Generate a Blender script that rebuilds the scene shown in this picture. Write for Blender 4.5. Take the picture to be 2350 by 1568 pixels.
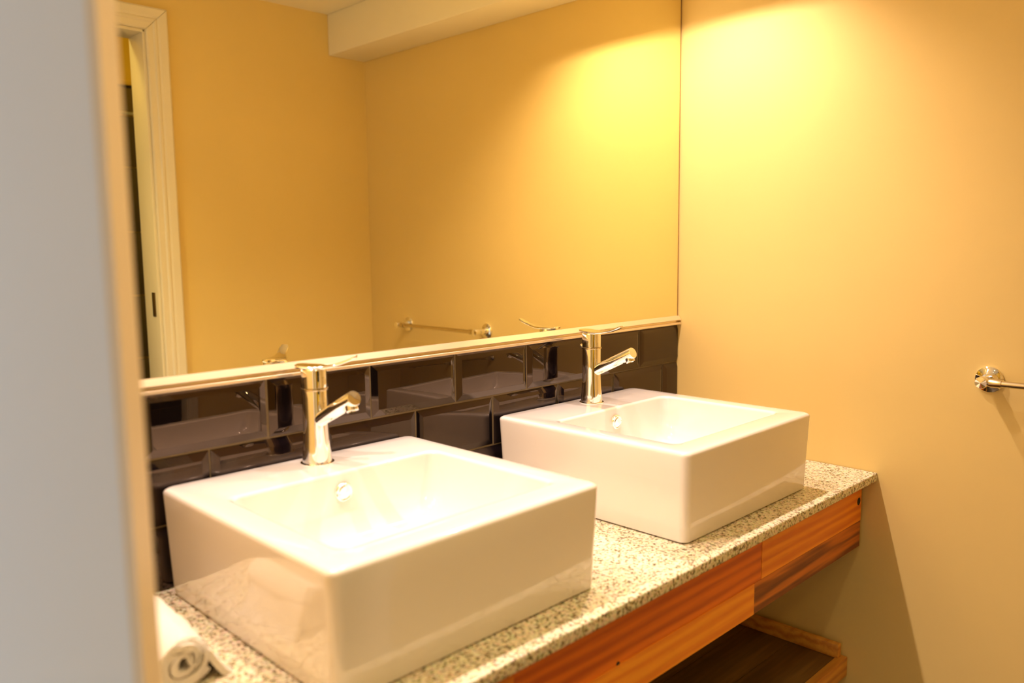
import bpy, bmesh, math, random
from mathutils import Vector, Matrix
random.seed(7)
sc = bpy.context.scene
for o in list(bpy.data.objects): bpy.data.objects.remove(o)
col = sc.collection
ZC = 0.85                      # height of the worktop; heights below are given from the worktop up
D = 1.374                      # distance from mirror wall to the opposite wall
CEIL = 1.327 + ZC

# ---------------------------------------------------------------- camera
cd = bpy.data.cameras.new('camera'); cam = bpy.data.objects.new('camera', cd); col.objects.link(cam)
cam_pos = Vector((-1.80805, -1.19935, 0.50728 + ZC))
yaw, pit, rol = math.radians(-44.8335), math.radians(-6.6871), math.radians(-0.65)
f = Vector((-math.sin(yaw)*math.cos(pit), math.cos(yaw)*math.cos(pit), math.sin(pit)))
r0 = Vector((math.cos(yaw), math.sin(yaw), 0)); u0 = r0.cross(f)
Rv = math.cos(rol)*r0 + math.sin(rol)*u0; Uv = -math.sin(rol)*r0 + math.cos(rol)*u0
m = Matrix((Rv, Uv, -f)).transposed().to_4x4(); m.translation = cam_pos
cam.matrix_world = m
cd.sensor_width = 36; cd.lens = 36*1869.21/2350; cd.clip_start = 0.02
cd.dof.use_dof = True; cd.dof.focus_distance = 1.75; cd.dof.aperture_fstop = 2.6
sc.camera = cam

# ---------------------------------------------------------------- world, exposure, lamps
w = bpy.data.worlds.new('daylight'); sc.world = w; w.use_nodes = True
bg = w.node_tree.nodes['Background']; bg.inputs[0].default_value = (.68, .81, 1, 1); bg.inputs[1].default_value = 1.45
vs = sc.view_settings
vs.view_transform = 'Standard'; vs.look = 'None'; vs.gamma = 1; vs.use_curve_mapping = False; vs.exposure = 0.12

LAMP_X = (-.28, -.75, -1.22, -1.52); LAMP_Y = -.175; LAMP_Z = 1.312 + ZC
LAMP_W = (43, 27, 22, 38)
def spot(name, loc, power, colr, size, blend, rad, rot=(0, 0, 0)):
    l = bpy.data.lights.new(name, 'SPOT'); l.energy = power; l.color = colr; l.spot_size = math.radians(size)
    l.spot_blend = blend; l.shadow_soft_size = rad
    o = bpy.data.objects.new(name, l); o.location = loc; o.rotation_euler = rot; col.objects.link(o); return o
for x, p in zip(LAMP_X, LAMP_W):
    spot('downlight_beam', (x, LAMP_Y, LAMP_Z), p, (1, .785, .69), 118, .85, .013)
spot('added_fill_beam', (-1.25, -.98, LAMP_Z), 30, (1, .80, .42), 104, 1, .03)  # added warm fill lamp, out of view, to brighten the basin fronts
def area(name, loc, power, colr, sx, sy, rot):
    l = bpy.data.lights.new(name, 'AREA'); l.energy = power; l.color = colr; l.shape = 'RECTANGLE'; l.size = sx; l.size_y = sy
    o = bpy.data.objects.new(name, l); o.location = loc; o.rotation_euler = rot; col.objects.link(o); return o
area('shower_room_light', (-1.35, -1.9, 2.55), 9, (1, .80, .30), .3, .3, (0, 0, 0))

# ---------------------------------------------------------------- materials
def mat(name, colr, rough=.5, metal=0, spec=.5, coat=0, bump=None):
    m = bpy.data.materials.new(name); m.use_nodes = True; nt = m.node_tree; b = nt.nodes['Principled BSDF']
    b.inputs['Base Color'].default_value = (*colr, 1); b.inputs['Roughness'].default_value = rough
    b.inputs['Metallic'].default_value = metal; b.inputs['Specular IOR Level'].default_value = spec
    b.inputs['Coat Weight'].default_value = coat; b.inputs['Coat Roughness'].default_value = .03
    if bump:
        sc_, st, dist = bump
        tc = nt.nodes.new('ShaderNodeTexCoord'); n = nt.nodes.new('ShaderNodeTexNoise'); n.inputs['Scale'].default_value = sc_
        n.inputs['Detail'].default_value = 4
        bp = nt.nodes.new('ShaderNodeBump'); bp.inputs['Strength'].default_value = st; bp.inputs['Distance'].default_value = dist
        nt.links.new(tc.outputs['Object'], n.inputs['Vector']); nt.links.new(n.outputs['Fac'], bp.inputs['Height'])
        nt.links.new(bp.outputs[0], b.inputs['Normal'])
    return m
def paint(name, colr, rough=.55):
    """wall paint: faint roller texture and slight patchiness"""
    m = mat(name, colr, rough, spec=.25, bump=(260, .12, .0006)); nt = m.node_tree; b = nt.nodes['Principled BSDF']
    tc = nt.nodes.new('ShaderNodeTexCoord'); n = nt.nodes.new('ShaderNodeTexNoise'); n.inputs['Scale'].default_value = 3
    n.inputs['Detail'].default_value = 5
    mp = nt.nodes.new('ShaderNodeMapRange'); mp.inputs['To Min'].default_value = .95; mp.inputs['To Max'].default_value = 1.05
    mx = nt.nodes.new('ShaderNodeMix'); mx.data_type = 'RGBA'; mx.blend_type = 'MULTIPLY'; mx.inputs['Factor'].default_value = 1
    mx.inputs['A'].default_value = (*colr, 1)
    nt.links.new(tc.outputs['Object'], n.inputs['Vector']); nt.links.new(n.outputs['Fac'], mp.inputs['Value'])
    nt.links.new(mp.outputs[0], mx.inputs['B']); nt.links.new(mx.outputs['Result'], b.inputs['Base Color'])
    return m
WALL = (.79, .595, .225)
M = dict(
    wall=paint('wall_paint', WALL),
    ceil=paint('ceiling_paint', (.95, .89, .70)),
    frame=mat('cream_gloss_paint', (.82, .74, .56), .35),
    door=paint('door_paint', (.80, .77, .71), .45),
    dooredge=mat('door_edge', (.80, .64, .42), .5),
    ceramic=mat('white_glazed_ceramic', (.85, .79, .74), .10, spec=.5, coat=1),
    chrome=mat('chrome', (.95, .93, .90), .05, 1),
    satin=mat('satin_metal', (.66, .57, .40), .2, 1),
    tile=mat('black_glazed_tile', (.005, .0035, .005), .03, spec=.85, bump=(14, .06, .002)),
    grout=mat('grout', (.15, .11, .055), .9, bump=(300, .4, .001)),
    dark=mat('dark_gap', (.02, .015, .01), .8),
    trim=mat('mirror_trim', (.93, .80, .60), .22, .75),
    towel=mat('towelling', (.92, .86, .76), .95, spec=.05, bump=(420, 1, .004)),
    yellow=paint('shower_room_paint', (.85, .60, .06)),
    stile=mat('shower_tile', (.085, .072, .035), .2, spec=.5),
    listello=mat('border_tile', (.16, .12, .03), .25),
    lstrip=mat('border_strip', (.45, .45, .28), .3),
    steel=mat('strike_steel', (.25, .2, .12), .4, 1),
    lamp=mat('lamp_lens', (1, .9, .7), .4),
    white=mat('white_plastic', (.85, .82, .75), .4),
    floor=mat('floor_tile', (.09, .06, .04), .35),
)
M['tile'].node_tree.nodes['Principled BSDF'].inputs['Specular Tint'].default_value = (1, .76, .58, 1)
# mirror: silvered glass, slightly warm
M['mirror'] = mat('silvered_mirror', (.93, .88, .60), .0, 1)
b = M['lamp'].node_tree.nodes['Principled BSDF']; b.inputs['Emission Color'].default_value = (1, .8, .5, 1); b.inputs['Emission Strength'].default_value = 2

def granite():
    m = mat('speckled_granite', (.7, .6, .45), .22, spec=.5); nt = m.node_tree; b = nt.nodes['Principled BSDF']
    tc = nt.nodes.new('ShaderNodeTexCoord')
    n1 = nt.nodes.new('ShaderNodeTexNoise'); n1.inputs['Scale'].default_value = 230; n1.inputs['Detail'].default_value = 3; n1.inputs['Roughness'].default_value = .6
    n2 = nt.nodes.new('ShaderNodeTexVoronoi'); n2.inputs['Scale'].default_value = 260
    r1 = nt.nodes.new('ShaderNodeValToRGB'); e = r1.color_ramp.elements
    e[0].position = .36; e[0].color = (.10, .08, .05, 1); e[1].position = .47; e[1].color = (.74, .64, .44, 1)
    x = e.new(.42); x.color = (.30, .23, .12, 1); x = e.new(.62); x.color = (.90, .82, .64, 1)
    mx = nt.nodes.new('ShaderNodeMix'); mx.data_type = 'RGBA'; mx.blend_type = 'MULTIPLY'; mx.inputs['Factor'].default_value = .20
    nt.links.new(tc.outputs['Object'], n1.inputs['Vector']); nt.links.new(tc.outputs['Object'], n2.inputs['Vector'])
    nt.links.new(n1.outputs['Fac'], r1.inputs['Fac']); nt.links.new(r1.outputs['Color'], mx.inputs['A'])
    nt.links.new(n2.outputs['Color'], mx.inputs['B']); nt.links.new(mx.outputs['Result'], b.inputs['Base Color'])
    return m
M['granite'] = granite()

def wood(name, c1, c2, scale=1, knots=0, seed=0, wavy=.4, rough=.42):
    """grain runs along local X"""
    m = mat(name, c1, rough, spec=.35); nt = m.node_tree; b = nt.nodes['Principled BSDF']
    tc = nt.nodes.new('ShaderNodeTexCoord'); mp = nt.nodes.new('ShaderNodeMapping')
    mp.inputs['Scale'].default_value = (1.5*scale, 22*scale, 22*scale); mp.inputs['Location'].default_value = (seed*3.1, seed*1.7, seed*2.3)
    n0 = nt.nodes.new('ShaderNodeTexNoise'); n0.inputs['Scale'].default_value = 1; n0.inputs['Detail'].default_value = 3; n0.inputs['Distortion'].default_value = wavy*2
    wv = nt.nodes.new('ShaderNodeTexWave'); wv.bands_direction = 'Z'; wv.inputs['Scale'].default_value = .62; wv.inputs['Distortion'].default_value = 3.5 + 12*wavy
    wv.inputs['Detail'].default_value = 4; wv.inputs['Detail Scale'].default_value = .9; wv.inputs['Detail Roughness'].default_value = .65
    n2 = nt.nodes.new('ShaderNodeTexNoise'); n2.inputs['Scale'].default_value = 4; n2.inputs['Detail'].default_value = 6
    a = nt.nodes.new('ShaderNodeMath'); a.operation = 'MULTIPLY_ADD'; a.inputs[1].default_value = .45
    a2 = nt.nodes.new('ShaderNodeMath'); a2.operation = 'MULTIPLY'; a2.inputs[1].default_value = .55
    r = nt.nodes.new('ShaderNodeValToRGB'); r.color_ramp.elements[0].position = .25; r.color_ramp.elements[0].color = (*c2, 1)
    r.color_ramp.elements[1].position = .72; r.color_ramp.elements[1].color = (*c1, 1)
    L = nt.links
    L.new(tc.outputs['Object'], mp.inputs['Vector'])
    for n in (n0, wv, n2): L.new(mp.outputs[0], n.inputs['Vector'])
    L.new(n2.outputs['Fac'], a2.inputs[0]); L.new(wv.outputs['Fac'], a.inputs[0]); L.new(a2.outputs[0], a.inputs[2])
    L.new(a.outputs[0], r.inputs['Fac']); L.new(r.outputs['Color'], b.inputs['Base Color'])
    bp = nt.nodes.new('ShaderNodeBump'); bp.inputs['Strength'].default_value = .25; bp.inputs['Distance'].default_value = .001
    L.new(a.outputs[0], bp.inputs['Height']); L.new(bp.outputs[0], b.inputs['Normal'])
    return m
M['w_orange'] = wood('orange_pine', (.93, .33, .02), (.72, .19, .01), 1, seed=1, wavy=.3)
M['w_orange2'] = wood('bright_pine', (.95, .36, .025), (.80, .24, .015), 1, seed=5, wavy=.3)
M['w_red'] = wood('red_brown_pine', (.82, .20, .010), (.56, .11, .008), 1, seed=2, wavy=.25)
M['w_dark'] = wood('dark_grained_pine', (.58, .17, .02), (.17, .045, .010), .8, seed=3, wavy=1.1)
M['w_shelf'] = wood('shelf_wood', (.24, .13, .035), (.13, .065, .016), 1, seed=4, wavy=.5)
M['w_edge'] = wood('shelf_edge_wood', (.70, .33, .05), (.50, .19, .025), 1, seed=6, wavy=.3)

# ---------------------------------------------------------------- helpers
def tag(o, label=None, cat=None, group=None, kind=None):
    if label: o['label'] = label
    if cat: o['category'] = cat
    if group: o['group'] = group
    if kind: o['kind'] = kind
    return o
def empty(name, loc, rz=0):
    o = bpy.data.objects.new(name, None); o.location = loc; o.rotation_euler = (0, 0, rz); o.empty_display_size = .05
    col.objects.link(o); return o
def mk(name, bm, m, parent=None, smooth=False, loc=None, bevel=0, seg=2, angle=35):
    """bm holds coordinates in the parent's space (world when no parent); loc re-centres the mesh on its own origin"""
    if loc is not None: bmesh.ops.translate(bm, verts=bm.verts, vec=-Vector(loc))
    if bevel:
        es = [e for e in bm.edges if len(e.link_faces) == 2 and e.calc_face_angle(0) > .6]
        bmesh.ops.bevel(bm, geom=es, offset=bevel, segments=seg, affect='EDGES', profile=.5)
    bmesh.ops.recalc_face_normals(bm, faces=bm.faces)
    me = bpy.data.meshes.new(name); bm.to_mesh(me); bm.free()
    for p in me.polygons: p.use_smooth = smooth or bool(bevel)
    if smooth or bevel: me.set_sharp_from_angle(angle=math.radians(angle))
    for x in (m if isinstance(m, (list, tuple)) else [m]): me.materials.append(x)
    o = bpy.data.objects.new(name, me); col.objects.link(o)
    if loc is not None: o.location = loc
    if parent: o.parent = parent
    return o
def box(bm, x0, x1, y0, y1, z0, z1):
    vs_ = [bm.verts.new((x, y, z)) for x in (x0, x1) for y in (y0, y1) for z in (z0, z1)]
    for q in ((0, 1, 3, 2), (4, 6, 7, 5), (0, 4, 5, 1), (2, 3, 7, 6), (0, 2, 6, 4), (1, 5, 7, 3)): bm.faces.new([vs_[i] for i in q])
    return vs_
def bx(name, m, x0, x1, y0, y1, z0, z1, parent=None, bevel=0, own=True, **k):
    bm = bmesh.new(); box(bm, x0, x1, y0, y1, z0, z1)
    loc = ((x0+x1)/2, (y0+y1)/2, min(z0, z1)) if own else None
    return mk(name, bm, m, parent, loc=loc, bevel=bevel, **k)
def loft(bm, rings, cap0=True, cap1=True, closed=True):
    R = [[bm.verts.new(p) for p in r] for r in rings]
    n = len(R[0])
    for a, b_ in zip(R, R[1:]):
        for i in range(n if closed else n-1):
            j = (i+1) % n
            bm.faces.new((a[i], a[j], b_[j], b_[i]))
    if cap0: bm.faces.new(R[0][::-1])
    if cap1: bm.faces.new(R[-1])
    return R
def frame_of(d):
    d = Vector(d).normalized(); a = Vector((0, 0, 1)) if abs(d.z) < .9 else Vector((1, 0, 0))
    u = d.cross(a).normalized(); v = d.cross(u).normalized(); return u, v, d
def lathe(bm, prof, origin, axis, n=40, cap0=True, cap1=True):
    """prof: list of (radius, distance along axis)"""
    u, v, d = frame_of(axis); o = Vector(origin)
    loft(bm, [[o + d*h + u*(r*math.cos(2*math.pi*i/n)) + v*(r*math.sin(2*math.pi*i/n)) for i in range(n)] for r, h in prof], cap0, cap1)
def rrect(x0, x1, y0, y1, r, z, n=7):
    pts = []
    for cx, cy, a0 in ((x1-r, y1-r, 0), (x0+r, y1-r, 90), (x0+r, y0+r, 180), (x1-r, y0+r, 270)):
        for i in range(n):
            a = math.radians(a0 + 90*i/(n-1)); pts.append((cx + r*math.cos(a), cy + r*math.sin(a), z))
    return pts

# ================================================================ ROOM
XL, XR = -2.25, 0.0
YB = .008                                       # plaster face behind tiles and mirror
struct = lambda name, *a, **k: tag(bx(name, *a, **k), kind='structure')
HS = 2.60                                       # the room through the doorway is higher
tag(bx('floor', M['floor'], XL-.1, XR+.1, -2.45, .1, -.1, 0), kind='structure')
tag(bx('ceiling', M['ceil'], XL, XR, -D, YB, CEIL, CEIL+.1), kind='structure')
tag(bx('ceiling', M['yellow'], XL-.1, XR+.1, -2.45, -D, HS, HS+.1), kind='structure')
wall_back = tag(bx('wall_back', M['wall'], XL-.1, XR+.1, YB, YB+.1, 0, CEIL), kind='structure')
tag(bx('wall_right', M['wall'], XR, XR+.1, -2.45, YB, 0, HS), kind='structure')
# opposite wall with its doorway
DX0, DX1, DH = -1.60, -.7925, 1.1657 + ZC       # clear opening between architraves
bm = bmesh.new()
box(bm, DX1, XR, -D-.10, -D, 0, HS); box(bm, XL, DX0, -D-.10, -D, 0, HS); box(bm, DX0, DX1, -D-.10, -D, DH, HS)
tag(mk('wall_front', bm, M['wall'], loc=(-1.1, -D-.05, 0)), kind='structure')
# left wall with the entrance opening that lets daylight in
bm = bmesh.new()
box(bm, XL-.1, XL, -.17, YB, 0, CEIL); box(bm, XL-.1, XL, -2.45, -.93, 0, HS); box(bm, XL-.1, XL, -.93, -.17, 2.05, CEIL)
tag(mk('wall_left', bm, M['wall'], loc=(XL-.05, -.9, 0)), kind='structure')
# short wall that ends the worktop, hidden behind the open door
tag(bx('wall_nib', M['wall'], -1.70, -1.62, -.545, YB, 0, CEIL), kind='structure')
# bulkhead along the right wall
bm = bmesh.new(); box(bm, -.152, 0, -D, YB, 1.186+ZC, CEIL)
tag(mk('bulkhead', bm, M['ceil'], loc=(-.076, -.68, 1.186+ZC), bevel=.004), kind='structure')

# ---- wall tiles (bevelled) above the worktop: parts of the back wall
JX = lambda k: -.1654 - .2015*k
def tile_mesh(wd, ht, bl, br, bb, bt):
    """wd x ht glazed tile; bevel widths at left, right, bottom, top (0 where it was cut); thickness .0075"""
    bm = bmesh.new(); e = .0012
    def ring(x0, x1, z0, z1, y): return [(x0, y, z0), (x1, y, z0), (x1, y, z1), (x0, y, z1)]
    rings = [ring(0, wd, 0, ht, .0), ring(0, wd, 0, ht, -.0030), ring(e*.4, wd-e*.4, e*.4, ht-e*.4, -.0036),
             ring(bl, wd-br, bb, ht-bt, -.0078), ring(bl+e, wd-br-e, bb+e, ht-bt-e, -.0080)]
    loft(bm, rings, cap0=False)
    return bm
tiles = {}
def tile(x0, x1, z0, z1, cut_l=False, cut_r=False, cut_t=False, cut_b=False):
    g = .0013; x0 += g; x1 -= g; z0 += g; z1 -= g; B = .0125
    key = (round(x1-x0, 4), round(z1-z0, 4), cut_l, cut_r, cut_t, cut_b)
    if key not in tiles:
        o = mk('tile', tile_mesh(x1-x0, z1-z0, .001 if cut_l else B, .001 if cut_r else B, .001 if cut_b else B, .001 if cut_t else B), M['tile'], smooth=True, angle=12)
        tiles[key] = o
    else:
        o = bpy.data.objects.new('tile', tiles[key].data); col.objects.link(o)
    o.parent = wall_back; o.matrix_parent_inverse = wall_back.matrix_basis.inverted()
    o.location = (x0, YB, z0 + ZC)
    o.rotation_euler = (math.radians(random.uniform(-.25, .25)), 0, math.radians(random.uniform(-.3, .3)))
def row(z0, z1, off, **k):
    xs = [0.0] + [JX(i + off) for i in range(-1, 9) if -1.62 < JX(i + off) < -.001] + [-1.62]
    for a, b_ in zip(xs, xs[1:]):
        tile(b_, a, z0, z1, cut_r=(a == 0), cut_l=(b_ == -1.62), **k)
row(.2007, .2998, 0); row(.0975, .2007, .5); row(.0, .0975, 0, cut_b=True)
g = bx('grout', M['grout'], -1.62, 0, .0048, YB, ZC, .30+ZC); g.parent = wall_back; g.matrix_parent_inverse = wall_back.matrix_basis.inverted()
g['label'] = 'brown grout between the black tiles'

# ---- metal ledge under the mirror
bm = bmesh.new()
prof = [(YB, .2992), (-.0085, .2992), (-.0095, .3000), (-.0095, .3042), (-.0085, .3050), (-.0005, .3050), (-.0005, .3098), (-.0085, .3102), (-.0098, .3112), (-.0098, .3120), (-.0030, .3215), (0, .3222), (YB, .3222)]
loft(bm, [[(x, y, z+ZC) for y, z in prof] for x in (-1.62, -.002)])
tag(mk('trim_1', bm, M['trim'], loc=(-.81, 0, .3+ZC), smooth=True, angle=25), kind='structure', label='pale metal ledge strip under the big mirror')
# mirror
mir = bx('wall_mirror', M['mirror'], -1.618, -.006, .0005, YB, .3222+ZC, CEIL-.01)
tag(mir, 'large frameless wall mirror above the dark tiled splashback', 'mirror')
bm = bmesh.new(); box(bm, -.0062, -.0015, .001, YB-.0002, .3222+ZC, CEIL-.01)
tag(mk('trim_2', bm, mat('mirror_edge_sealant', (.30, .16, .05), .4), loc=(-.004, .003, .3222+ZC)), kind='structure', label='thin brown sealant line along the right edge of the mirror')

# ---- doorway in the opposite wall
def arch_profile():   # (distance from opening, proud of wall)
    return [(0, 0), (0, .011), (.004, .014), (.020, .014), (.024, .0175), (.030, .0175), (.034, .0145), (.040, .018), (.060, .020), (.065, .016), (.065, 0)]
door1 = tag(bx('door_1', M['frame'], DX0-.001, DX0+.017, -D-.104, -D+.004, 0, DH), kind='structure', label='cream painted door frame in the opposite wall, seen in the mirror')
def dpart(o):
    o.parent = door1; o.matrix_parent_inverse = door1.matrix_basis.inverted(); return o
dpart(bx('jamb', M['frame'], DX1-.0085, DX1+.001, -D-.104, -D+.004, 0, DH, bevel=.002))
dpart(bx('jamb', M['frame'], DX0, DX1, -D-.104, -D+.004, DH-.0085, DH+.001, bevel=.002))
yF = -D
P_ = arch_profile(); OW = .065
bm = bmesh.new(); loft(bm, [[(DX1 + a, yF + p_, 0) for a, p_ in P_], [(DX1 + a, yF + p_, DH + a) for a, p_ in P_]])
dpart(mk('architrave', bm, M['frame'], loc=(DX1+.03, yF, 0), smooth=True, angle=20))
bm = bmesh.new(); loft(bm, [[(DX0 - a, yF + p_, 0) for a, p_ in P_], [(DX0 - a, yF + p_, DH + a) for a, p_ in P_]])
dpart(mk('architrave', bm, M['frame'], loc=(DX0-.03, yF, 0), smooth=True, angle=20))
bm = bmesh.new(); loft(bm, [[(DX0 - a + .0006, yF + p_, DH + a + .0008) for a, p_ in P_], [(DX1 + a - .0006, yF + p_, DH + a + .0008) for a, p_ in P_]])
dpart(mk('architrave', bm, M['frame'], loc=(DX0+.4, yF, DH), smooth=True, angle=20))
bm = bmesh.new(); box(bm, DX1-.0105, DX1-.0085, -D-.042, -D-.018, .30+ZC, .375+ZC)
sp_ = mk('strike_plate', bm, M['steel'], loc=(DX1-.0095, -D-.03, .30+ZC), bevel=.0005); dpart(sp_); sp_['label'] = 'dark steel strike plate'

# ---- shower room behind the doorway
YS = -2.35
wf = tag(bx('wall_far', M['yellow'], XL, XR, YS-.1, YS, 0, HS), kind='structure', label='yellow painted wall of the tiled room through the doorway')
def fpart(o):
    o.parent = wf; o.matrix_parent_inverse = wf.matrix_basis.inverted(); return o
o = fpart(bx('cornice_strip', M['yellow'], XL, XR, YS, YS+.014, 1.180+ZC, 1.200+ZC, bevel=.003))
o = fpart(bx('painted_gap_shade', M['dark'], XL, XR, YS, YS+.006, 1.168+ZC, 1.180+ZC))  # dark strip coloured in for the shade under the cornice
o = fpart(bx('border_tile', M['listello'], XL, XR, YS, YS+.010, 1.075+ZC, 1.168+ZC, bevel=.002))
o = fpart(bx('border_strip', M['lstrip'], XL, XR, YS, YS+.016, 1.060+ZC, 1.072+ZC, bevel=.003))
zt = [1.057, .848, .583, .318, .053, -.212, -.477, -.742, -.85]
base = {}
for a, b_ in zip(zt, zt[1:]):
    for i in range(4):
        x0 = -1.42 + i*.355
        h = round(a-b_, 3)
        if h not in base:
            o = bx('tile', M['stile'], x0+.0015, x0+.3535, YS, YS+.010, b_+.0015+ZC, a-.0015+ZC, bevel=.0015); base[h] = o
        else:
            o = bpy.data.objects.new('tile', base[h].data); col.objects.link(o); o.location = (x0+.1775, YS+.005, b_+.0015+ZC)
        fpart(o)

# ---- open entrance door, close to the camera on the left
tip = Vector((-1.6170, -.6500, 0)); e = Vector((math.cos(math.radians(-38)), math.sin(math.radians(-38)), 0))
door2 = empty('door_2', tip - e*.76, math.radians(-38)); tag(door2, kind='structure', label='pale grey open door leaf at the left edge, very close and blurred')
bm = bmesh.new(); box(bm, 0, .754, 0, .038, .006, 2.03); mk('door_leaf', bm, M['door'], door2, bevel=.004, seg=3)
bm = bmesh.new(); box(bm, .7535, .760, .0005, .0375, .006, 2.03); o = mk('lipping', bm, M['dooredge'], door2, bevel=.0025, seg=3); o['label'] = 'beige timber lipping on the door edge'
for z in (.25, 1.05, 1.78):
    bm = bmesh.new(); lathe(bm, [(.006, 0), (.0065, .002), (.0065, .088), (.006, .09)], (-.004, .040, z), (0, 0, 1), 16); mk('hinge', bm, M['satin'], door2, smooth=True)
bm = bmesh.new(); lathe(bm, [(.024, 0), (.024, .006), (.010, .008), (.010, .045), (.006, .047)], (.30, 0, 1.0), (0, -1, 0), 24)
box(bm, .18, .31, -.050, -.036, .992, 1.008); mk('handle', bm, M['satin'], door2, smooth=True)
door2.rotation_euler = (0, math.radians(-.17), math.radians(-38)); door2.location.z = .002; door2.location += e*.0015   # the leaf hangs a little out of plumb

# ================================================================ VANITY
X0V = -1.618
# worktop with a lightly eased front edge
bm = bmesh.new(); box(bm, X0V, -.002, -.523, .004, ZC-.0195, ZC)
es = [e_ for e_ in bm.edges if all(abs(v.co.y+.523) < 1e-5 for v in e_.verts) and abs(e_.verts[0].co.z-e_.verts[1].co.z) < 1e-6]
bmesh.ops.bevel(bm, geom=es, offset=.003, segments=3, affect='EDGES', profile=.5)
tag(mk('worktop', bm, M['granite'], loc=(-.81, -.26, ZC-.0195), smooth=True, angle=40), 'speckled granite worktop carrying both washbasins', 'worktop')

# timber front under the worktop: separate boards
apron = empty('timber_front', (-.81, -.48, ZC-.172)); tag(apron, 'orange and brown patchwork board front fixed under the granite worktop', 'vanity front')
def board(m, x0, x1, z0, z1, label, dy=0):
    bm = bmesh.new(); box(bm, x0+.0004, x1-.0004, -.494+dy, -.470, z0+ZC+.0003, z1+ZC-.0003)
    o = mk('board', bm, m, apron, bevel=.0007, seg=2)
    bmc = o.data
    off = Vector(((x0+x1)/2, -.482, z0+ZC))
    for v in bmc.vertices: v.co -= off
    o.location = off - apron.location
    if label: o['label'] = label
    return o
board(M['w_orange'], -.461, -.010, -.1126, -.0195, 'upper right orange board with a dark knot near the wall')
board(M['w_red'], -1.110, -.461, -.1126, -.0195, 'long upper red brown board', .0006)
board(M['w_orange'], X0V, -1.110, -.1126, -.0195, 'upper left orange board')
board(M['w_dark'], -.4875, -.012, -.172, -.1126, 'lower right dark streaked board')
board(M['w_orange2'], -1.075, -.4875, -.172, -.1126, 'lower bright orange board', -.0008)
board(M['w_red'], X0V, -1.075, -.172, -.1126, 'lower left red brown board', .0005)
# screws / knots seen on the boards
for x, z, kr in ((-.742, -.035, 1), (-.892, -.112, 1), (-.024, -.066, 2.2)):
    bm = bmesh.new(); lathe(bm, [(.0042*kr, 0), (.004*kr, .0006), (.0015*kr, .0009)], (x+.81, -.4937+.48+.0003, z+.172), (0, -1, 0), 12)
    k_ = mk('knot', bm, M['dark'], apron, smooth=True); k_['label'] = 'small dark knot'

# lower shelf
SZ = -.4455
shelf = empty('vanity_shelf', (-.81, -.24, ZC+SZ-.045)); tag(shelf, 'brown planked timber shelf below the vanity, right end at the wall', 'shelf')
def spart(name, m, x0, x1, y0, y1, z0, z1, bev=.001):
    o = bx(name, m, x0, x1, y0, y1, z0+ZC, z1+ZC, bevel=bev); o.parent = shelf
    o.location = o.location - shelf.location; return o
ys = [-.455, -.345, -.232, -.118, -.002]
for a, b_ in zip(ys, ys[1:]): spart('plank', M['w_shelf'], X0V, -.008, a+.0006, b_-.0006, SZ-.022, SZ)
o = spart('edge_strip', M['w_edge'], X0V, -.006, -.475, -.455, SZ-.045, SZ+.001, .0015); o['label'] = 'lighter front edging strip'
o = spart('batten', M['w_edge'], -.030, -.014, -.463, -.004, SZ, SZ+.033, .0015); o['label'] = 'narrow upright batten along the wall end'
o.data.transform(Matrix.Identity(4))

# ---------------------------------------------------------------- washbasins
BW, BD, BH = .460, .458, .160
def make_basin(loc, label):
    root = empty('washbasin', loc); tag(root, label, 'washbasin', 'square white countertop basins')
    # local frame: x centred, y from 0 (back) to -BD, z from 0
    hx = BW/2
    R = []
    def ro(ins, z, r): R.append(rrect(-hx+ins, hx-ins, -BD+ins, -ins, r, z))
    # underside plinth and shell
    ro(.030, .0, .012); ro(.0105, .0, .011); ro(.0065, .0018, .014); ro(.0055, .006, .016)
    for k in range(1, 6): ro(.0055 - .0055*k/6, .006 + (BH-.016)*k/6, .016)
    ro(0, BH-.009, .016)
    for a in (20, 45, 70, 90): ro(.008*(1-math.cos(math.radians(a))), BH-.008+.008*math.sin(math.radians(a)), .014)
    # rim inwards to the bowl
    def ri(xi, yb, yf, z, r): R.append(rrect(-hx+xi, hx-xi, -BD+yf, -yb, r, z))
    ri(.018, .030, .022, BH+.0002, .014)
    ri(.039, .118, .046, BH, .016)
    for a in (25, 50, 75, 90):
        s, c = math.sin(math.radians(a)), math.cos(math.radians(a))
        ri(.041+.006*s, .120+.006*s, .048+.006*s, BH-.006+.006*c, .018)
    ri(.050, .129, .058, BH-.030, .022); ri(.056, .134, .066, BH-.060, .028); ri(.064, .141, .076, BH-.080, .036)
    ri(.075, .150, .090, BH-.094, .046); ri(.095, .168, .112, BH-.1035, .055); ri(.130, .200, .150, BH-.1085, .055); ri(.190, .250, .190, BH-.1115, .015)
    bm = bmesh.new(); loft(bm, R)
    mk('bowl', bm, M['ceramic'], root, smooth=True, angle=50)
    bm = bmesh.new(); box(bm, -hx+.02, hx-.02, -BD+.02, -.02, -.0015, .002)
    # overflow cap on the back wall of the bowl
    bm = bmesh.new(); lathe(bm, [(.0155, -.004), (.0155, .002), (.0145, .0035), (.0125, .004), (.0110, .0030), (.010, .0048), (.0, .0062)], (0, -.1305, BH-.031), (0, -1, -.12), 36, cap1=False)
    o = mk('overflow_cap', bm, M['chrome'], root, smooth=True)
    bm = bmesh.new(); lathe(bm, [(.031, -.002), (.031, .0015), (.028, .003), (.020, .001), (.016, .004), (0, .006)], (0, -.26, BH-.1105), (0, 0, 1), 36, cap1=False)
    mk('drain_plug', bm, M['chrome'], root, smooth=True)
    return root
make_basin((-1.127, -.008, ZC+.0012), 'nearer square white washbasin at the left, closest to the camera')
make_basin((-.4430, -.010, ZC+.0012), 'farther square white washbasin at the right, near the beige wall')

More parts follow.
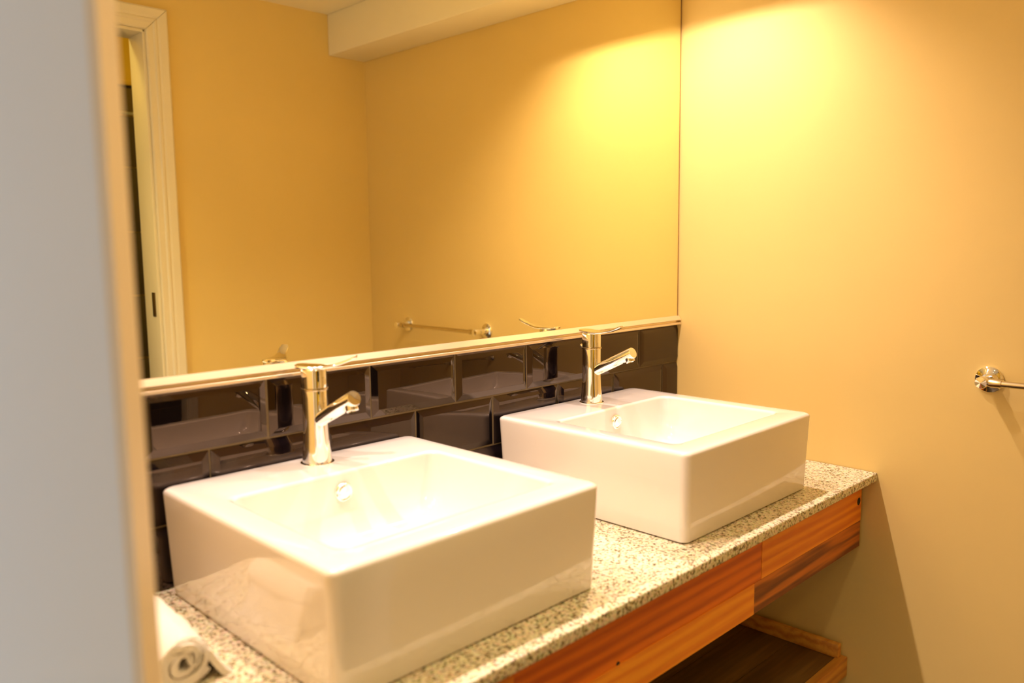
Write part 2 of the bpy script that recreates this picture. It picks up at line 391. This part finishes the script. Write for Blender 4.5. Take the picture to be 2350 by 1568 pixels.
# ---------------------------------------------------------------- taps
def make_tap(loc, lever_deg, label, reach=.113):
    root = empty('basin_tap', loc); tag(root, label, 'tap', 'chrome single lever basin taps')
    z = 0
    bm = bmesh.new(); lathe(bm, [(.0265, 0), (.0270, .001), (.0270, .0022), (.0255, .0032), (.0235, .0034)], (0, 0, 0), (0, 0, 1), 56)
    mk('base_ring', bm, M['chrome'], root, smooth=True)
    prof = [(.0238, .0034), (.0234, .010), (.0224, .022), (.0212, .038), (.0204, .055), (.0202, .075), (.0202, .1195), (.0198, .1205)]
    bm = bmesh.new(); lathe(bm, prof, (0, 0, 0), (0, 0, 1), 56); mk('body', bm, M['chrome'], root, smooth=True)
    bm = bmesh.new(); lathe(bm, [(.0190, .1200), (.0218, .1206), (.0222, .1222), (.0218, .1238), (.0190, .1244)], (0, 0, 0), (0, 0, 1), 56)
    o = mk('collar', bm, M['satin'], root, smooth=True); o['label'] = 'thin collar ring around the body'
    # rotating head, turned with its lever
    hd = empty('head', (0, 0, .1240), math.radians(lever_deg)); hd.parent = root
    col.objects.unlink(hd); bpy.data.objects.remove(hd)
    bm = bmesh.new(); lathe(bm, [(.0195, .1242), (.0205, .1250), (.0206, .1520), (.0200, .1545), (.0185, .1560), (0, .1562)], (0, 0, 0), (0, 0, 1), 56, cap1=False)
    head = mk('head', bm, M['chrome'], root, smooth=True); head.rotation_euler.z = math.radians(lever_deg)
    # lever: long thin plate, upturned at the tip, pointing to -y before turning
    n = 18; rings = []
    for i in range(n+1):
        t = i/n; y = .028 - reach*t
        zt_ = .1572 + .0010*math.cos(t*3) + .0175*max(0, (t-.42)/.58)**1.7 + .0012*max(0, (.2-t)/.2)
        wdt = (.0195 if t < .30 else .0195 - .0115*min(1, (t-.30)/.40)) * (1 if 0 < i < n else .72)
        if i <= 2: wdt *= (.75, .90, .97)[i]
        th = .0042 + .0012*(1-t)
        ring = []
        for cx, cz in ((-1, -.3), (-.93, -.75), (-.8, -1), (0, -1), (.8, -1), (.93, -.75), (1, -.3), (1, .3), (.93, .75), (.8, 1), (0, 1.05), (-.8, 1), (-.93, .75), (-1, .3)):
            ring.append((cx*wdt, y, zt_ + cz*th*.5))
        rings.append(ring)
    bm = bmesh.new(); loft(bm, rings); lv = mk('lever', bm, M['chrome'], head, smooth=True, angle=50)
    # spout: straight tube rising towards the front
    p0 = Vector((0, 0, .067)); p1 = Vector((0, -.112, .1205)); d = (p1-p0).normalized(); L = (p1-p0).length
    bm = bmesh.new(); lathe(bm, [(.0118, .010), (.0118, L-.001), (.0112, L), (0, L+.0003)], p0, d, 48, cap1=False)
    spout = mk('spout', bm, M['chrome'], root, smooth=True)
    dn = Vector((0, d.z, -d.y)); dn = -dn if dn.z > 0 else dn
    q = p0 + d*(L-.014)
    bm = bmesh.new(); lathe(bm, [(.0098, .006), (.0100, .0150), (.0094, .0162), (.0070, .0163), (.0066, .0150), (0, .0150)], q, dn, 40, cap1=False)
    mk('aerator', bm, M['chrome'], spout, smooth=True)
    bm = bmesh.new(); lathe(bm, [(.0024, .0114), (.0024, .0121), (0, .0121)], p0 + d*(L-.032), dn, 14, cap1=False)
    s = mk('grub_screw', bm, M['dark'], spout, smooth=True)
    # pop-up rod behind the body
    bm = bmesh.new(); lathe(bm, [(.0022, .015), (.0022, .024), (.0045, .025), (.0052, .028), (.0045, .031), (0, .032)], (0, 0, .117), (0, 1, .25), 20, cap1=False)
    mk('lift_knob', bm, M['chrome'], root, smooth=True)
    return root
make_tap((-1.1235, -.060, ZC+BH+.0014), 42, 'chrome tap on the nearer basin, its flat lever swung towards the right', .098)
make_tap((-.4330, -.0640, ZC+BH+.0014), -3, 'chrome tap on the farther basin, lever pointing straight forward')

# ---------------------------------------------------------------- towel rail on the right wall
rail = empty('towel_rail', (0, -.940, .232+ZC)); tag(rail, 'slim metal towel rail on round wall flanges on the right wall', 'towel rail')
for s in (-1, 1):
    y = s*.2075
    bm = bmesh.new(); lathe(bm, [(.0255, 0), (.0260, .001), (.0260, .004), (.0235, .0065), (.0185, .0075), (.0150, .010), (.0120, .0125), (.0120, .016)], (0, y, 0), (-1, 0, 0), 48)
    fl = mk('flange', bm, M['chrome'], rail, smooth=True, angle=40)
    bm = bmesh.new(); lathe(bm, [(.0098, .012), (.0095, .034), (.0112, .036), (.0116, .041), (.0116, .056), (.0105, .0590), (0, .0600)], (0, y, 0), (-1, 0, 0), 40, cap1=False)
    mk('post', bm, M['chrome'], rail, smooth=True, angle=40)
    bm = bmesh.new(); lathe(bm, [(.0082, .0), (.0084, .018), (.0074, .022), (.0, .0225)], (-.048, y - s*.0335, 0), (0, s, 0), 32, cap1=False)
    mk('ferrule', bm, M['satin'], rail, smooth=True, angle=40)
bm = bmesh.new(); lathe(bm, [(.0062, -.205), (.0062, .205)], (-.048, 0, 0), (0, 1, 0), 32)
mk('bar', bm, M['satin'], rail, smooth=True)

# ---------------------------------------------------------------- rolled towel on the worktop
tw = empty('rolled_towel', (-1.452, -.302, ZC), math.radians(-4)); tag(tw, 'small rolled white towel lying on the granite beside the nearer basin', 'towel')
n = 130; turns = 3.0; path = []
for i in range(n+1):
    t = i/n; a = t*turns*2*math.pi - .6; r = .0065 + .0290*t**.92
    sq = .90
    path.append((r*math.cos(a), r*math.sin(a)*sq))
th = .0040
outer = []; inner = []
for i, (px, pz) in enumerate(path):
    a = path[max(0, i-1)]; b_ = path[min(n, i+1)]; tx, tz = b_[0]-a[0], b_[1]-a[1]; l = math.hypot(tx, tz)
    nx, nz = tz/l, -tx/l
    outer.append((px+nx*th, pz+nz*th)); inner.append((px-nx*th, pz-nz*th))
sec = outer + inner[::-1]
zmin = min(p[1] for p in sec)
NS = 26; LEN = .150; rings = []
for k in range(NS+1):
    y = LEN*k/NS; endf = .004*math.sin(k*2.1)
    ring = []
    for j, (px, pz) in enumerate(sec):
        s_ = 1 + .035*math.sin(y*60+j*.04) + .02*math.sin(y*140 + j*.11)
        wob = .003*math.sin(j*.21)*(1 if k in (0, NS) else 0)
        if k == 0 or k == NS: s_ *= .97
        ring.append((px*s_, y + wob + .004*math.sin(px*60), max(.0005, pz*s_ - zmin)))
    rings.append(ring)
bm = bmesh.new(); loft(bm, rings)
o = mk('towel_roll', bm, M['towel'], tw, smooth=True, angle=80)
# loose outer flap lying down beside the roll
rings = []
for k in range(13):
    y = .006 + (LEN-.012)*k/12
    ring = [(.024, y, .046), (.034, y, .034+.002*math.sin(k)), (.043, y, .018), (.050+.003*math.sin(k*1.3), y, .007), (.056+.004*math.sin(k*1.7), y, .001)]
    ring += [(a-.006, y, max(.0006, b_-.005)) for a, _, b_ in ring[::-1]]
    rings.append(ring)
bm = bmesh.new(); loft(bm, rings); o = mk('flap', bm, M['towel'], tw, smooth=True, angle=70)

# ---------------------------------------------------------------- downlight fittings
for i, (x, y) in enumerate([(x, LAMP_Y) for x in LAMP_X] + [(-1.25, -.98)]):  # the last position is the fitting of the added fill lamp
    root = empty('downlight', (x, y, CEIL)); tag(root, ('round ceiling downlight nearest the right wall', 'second round ceiling downlight from the right wall', 'third round ceiling downlight from the right wall', 'round ceiling downlight farthest from the right wall', 'added round fill light on the ceiling, out of view, for the basin fronts')[i], 'ceiling light', 'round ceiling downlights')
    bm = bmesh.new(); lathe(bm, [(.030, -.0002), (.045, -.0002), (.045, .004), (.040, .006), (.032, .005), (.030, .003)], (0, 0, 0), (0, 0, -1), 40, cap0=False, cap1=False)
    mk('bezel', bm, M['chrome'], root, smooth=True)
    bm = bmesh.new(); lathe(bm, [(.030, .0006), (.030, .0016), (0, .0026)], (0, 0, 0), (0, 0, -1), 40, cap1=False)
    mk('lens', bm, M['lamp'], root, smooth=True)
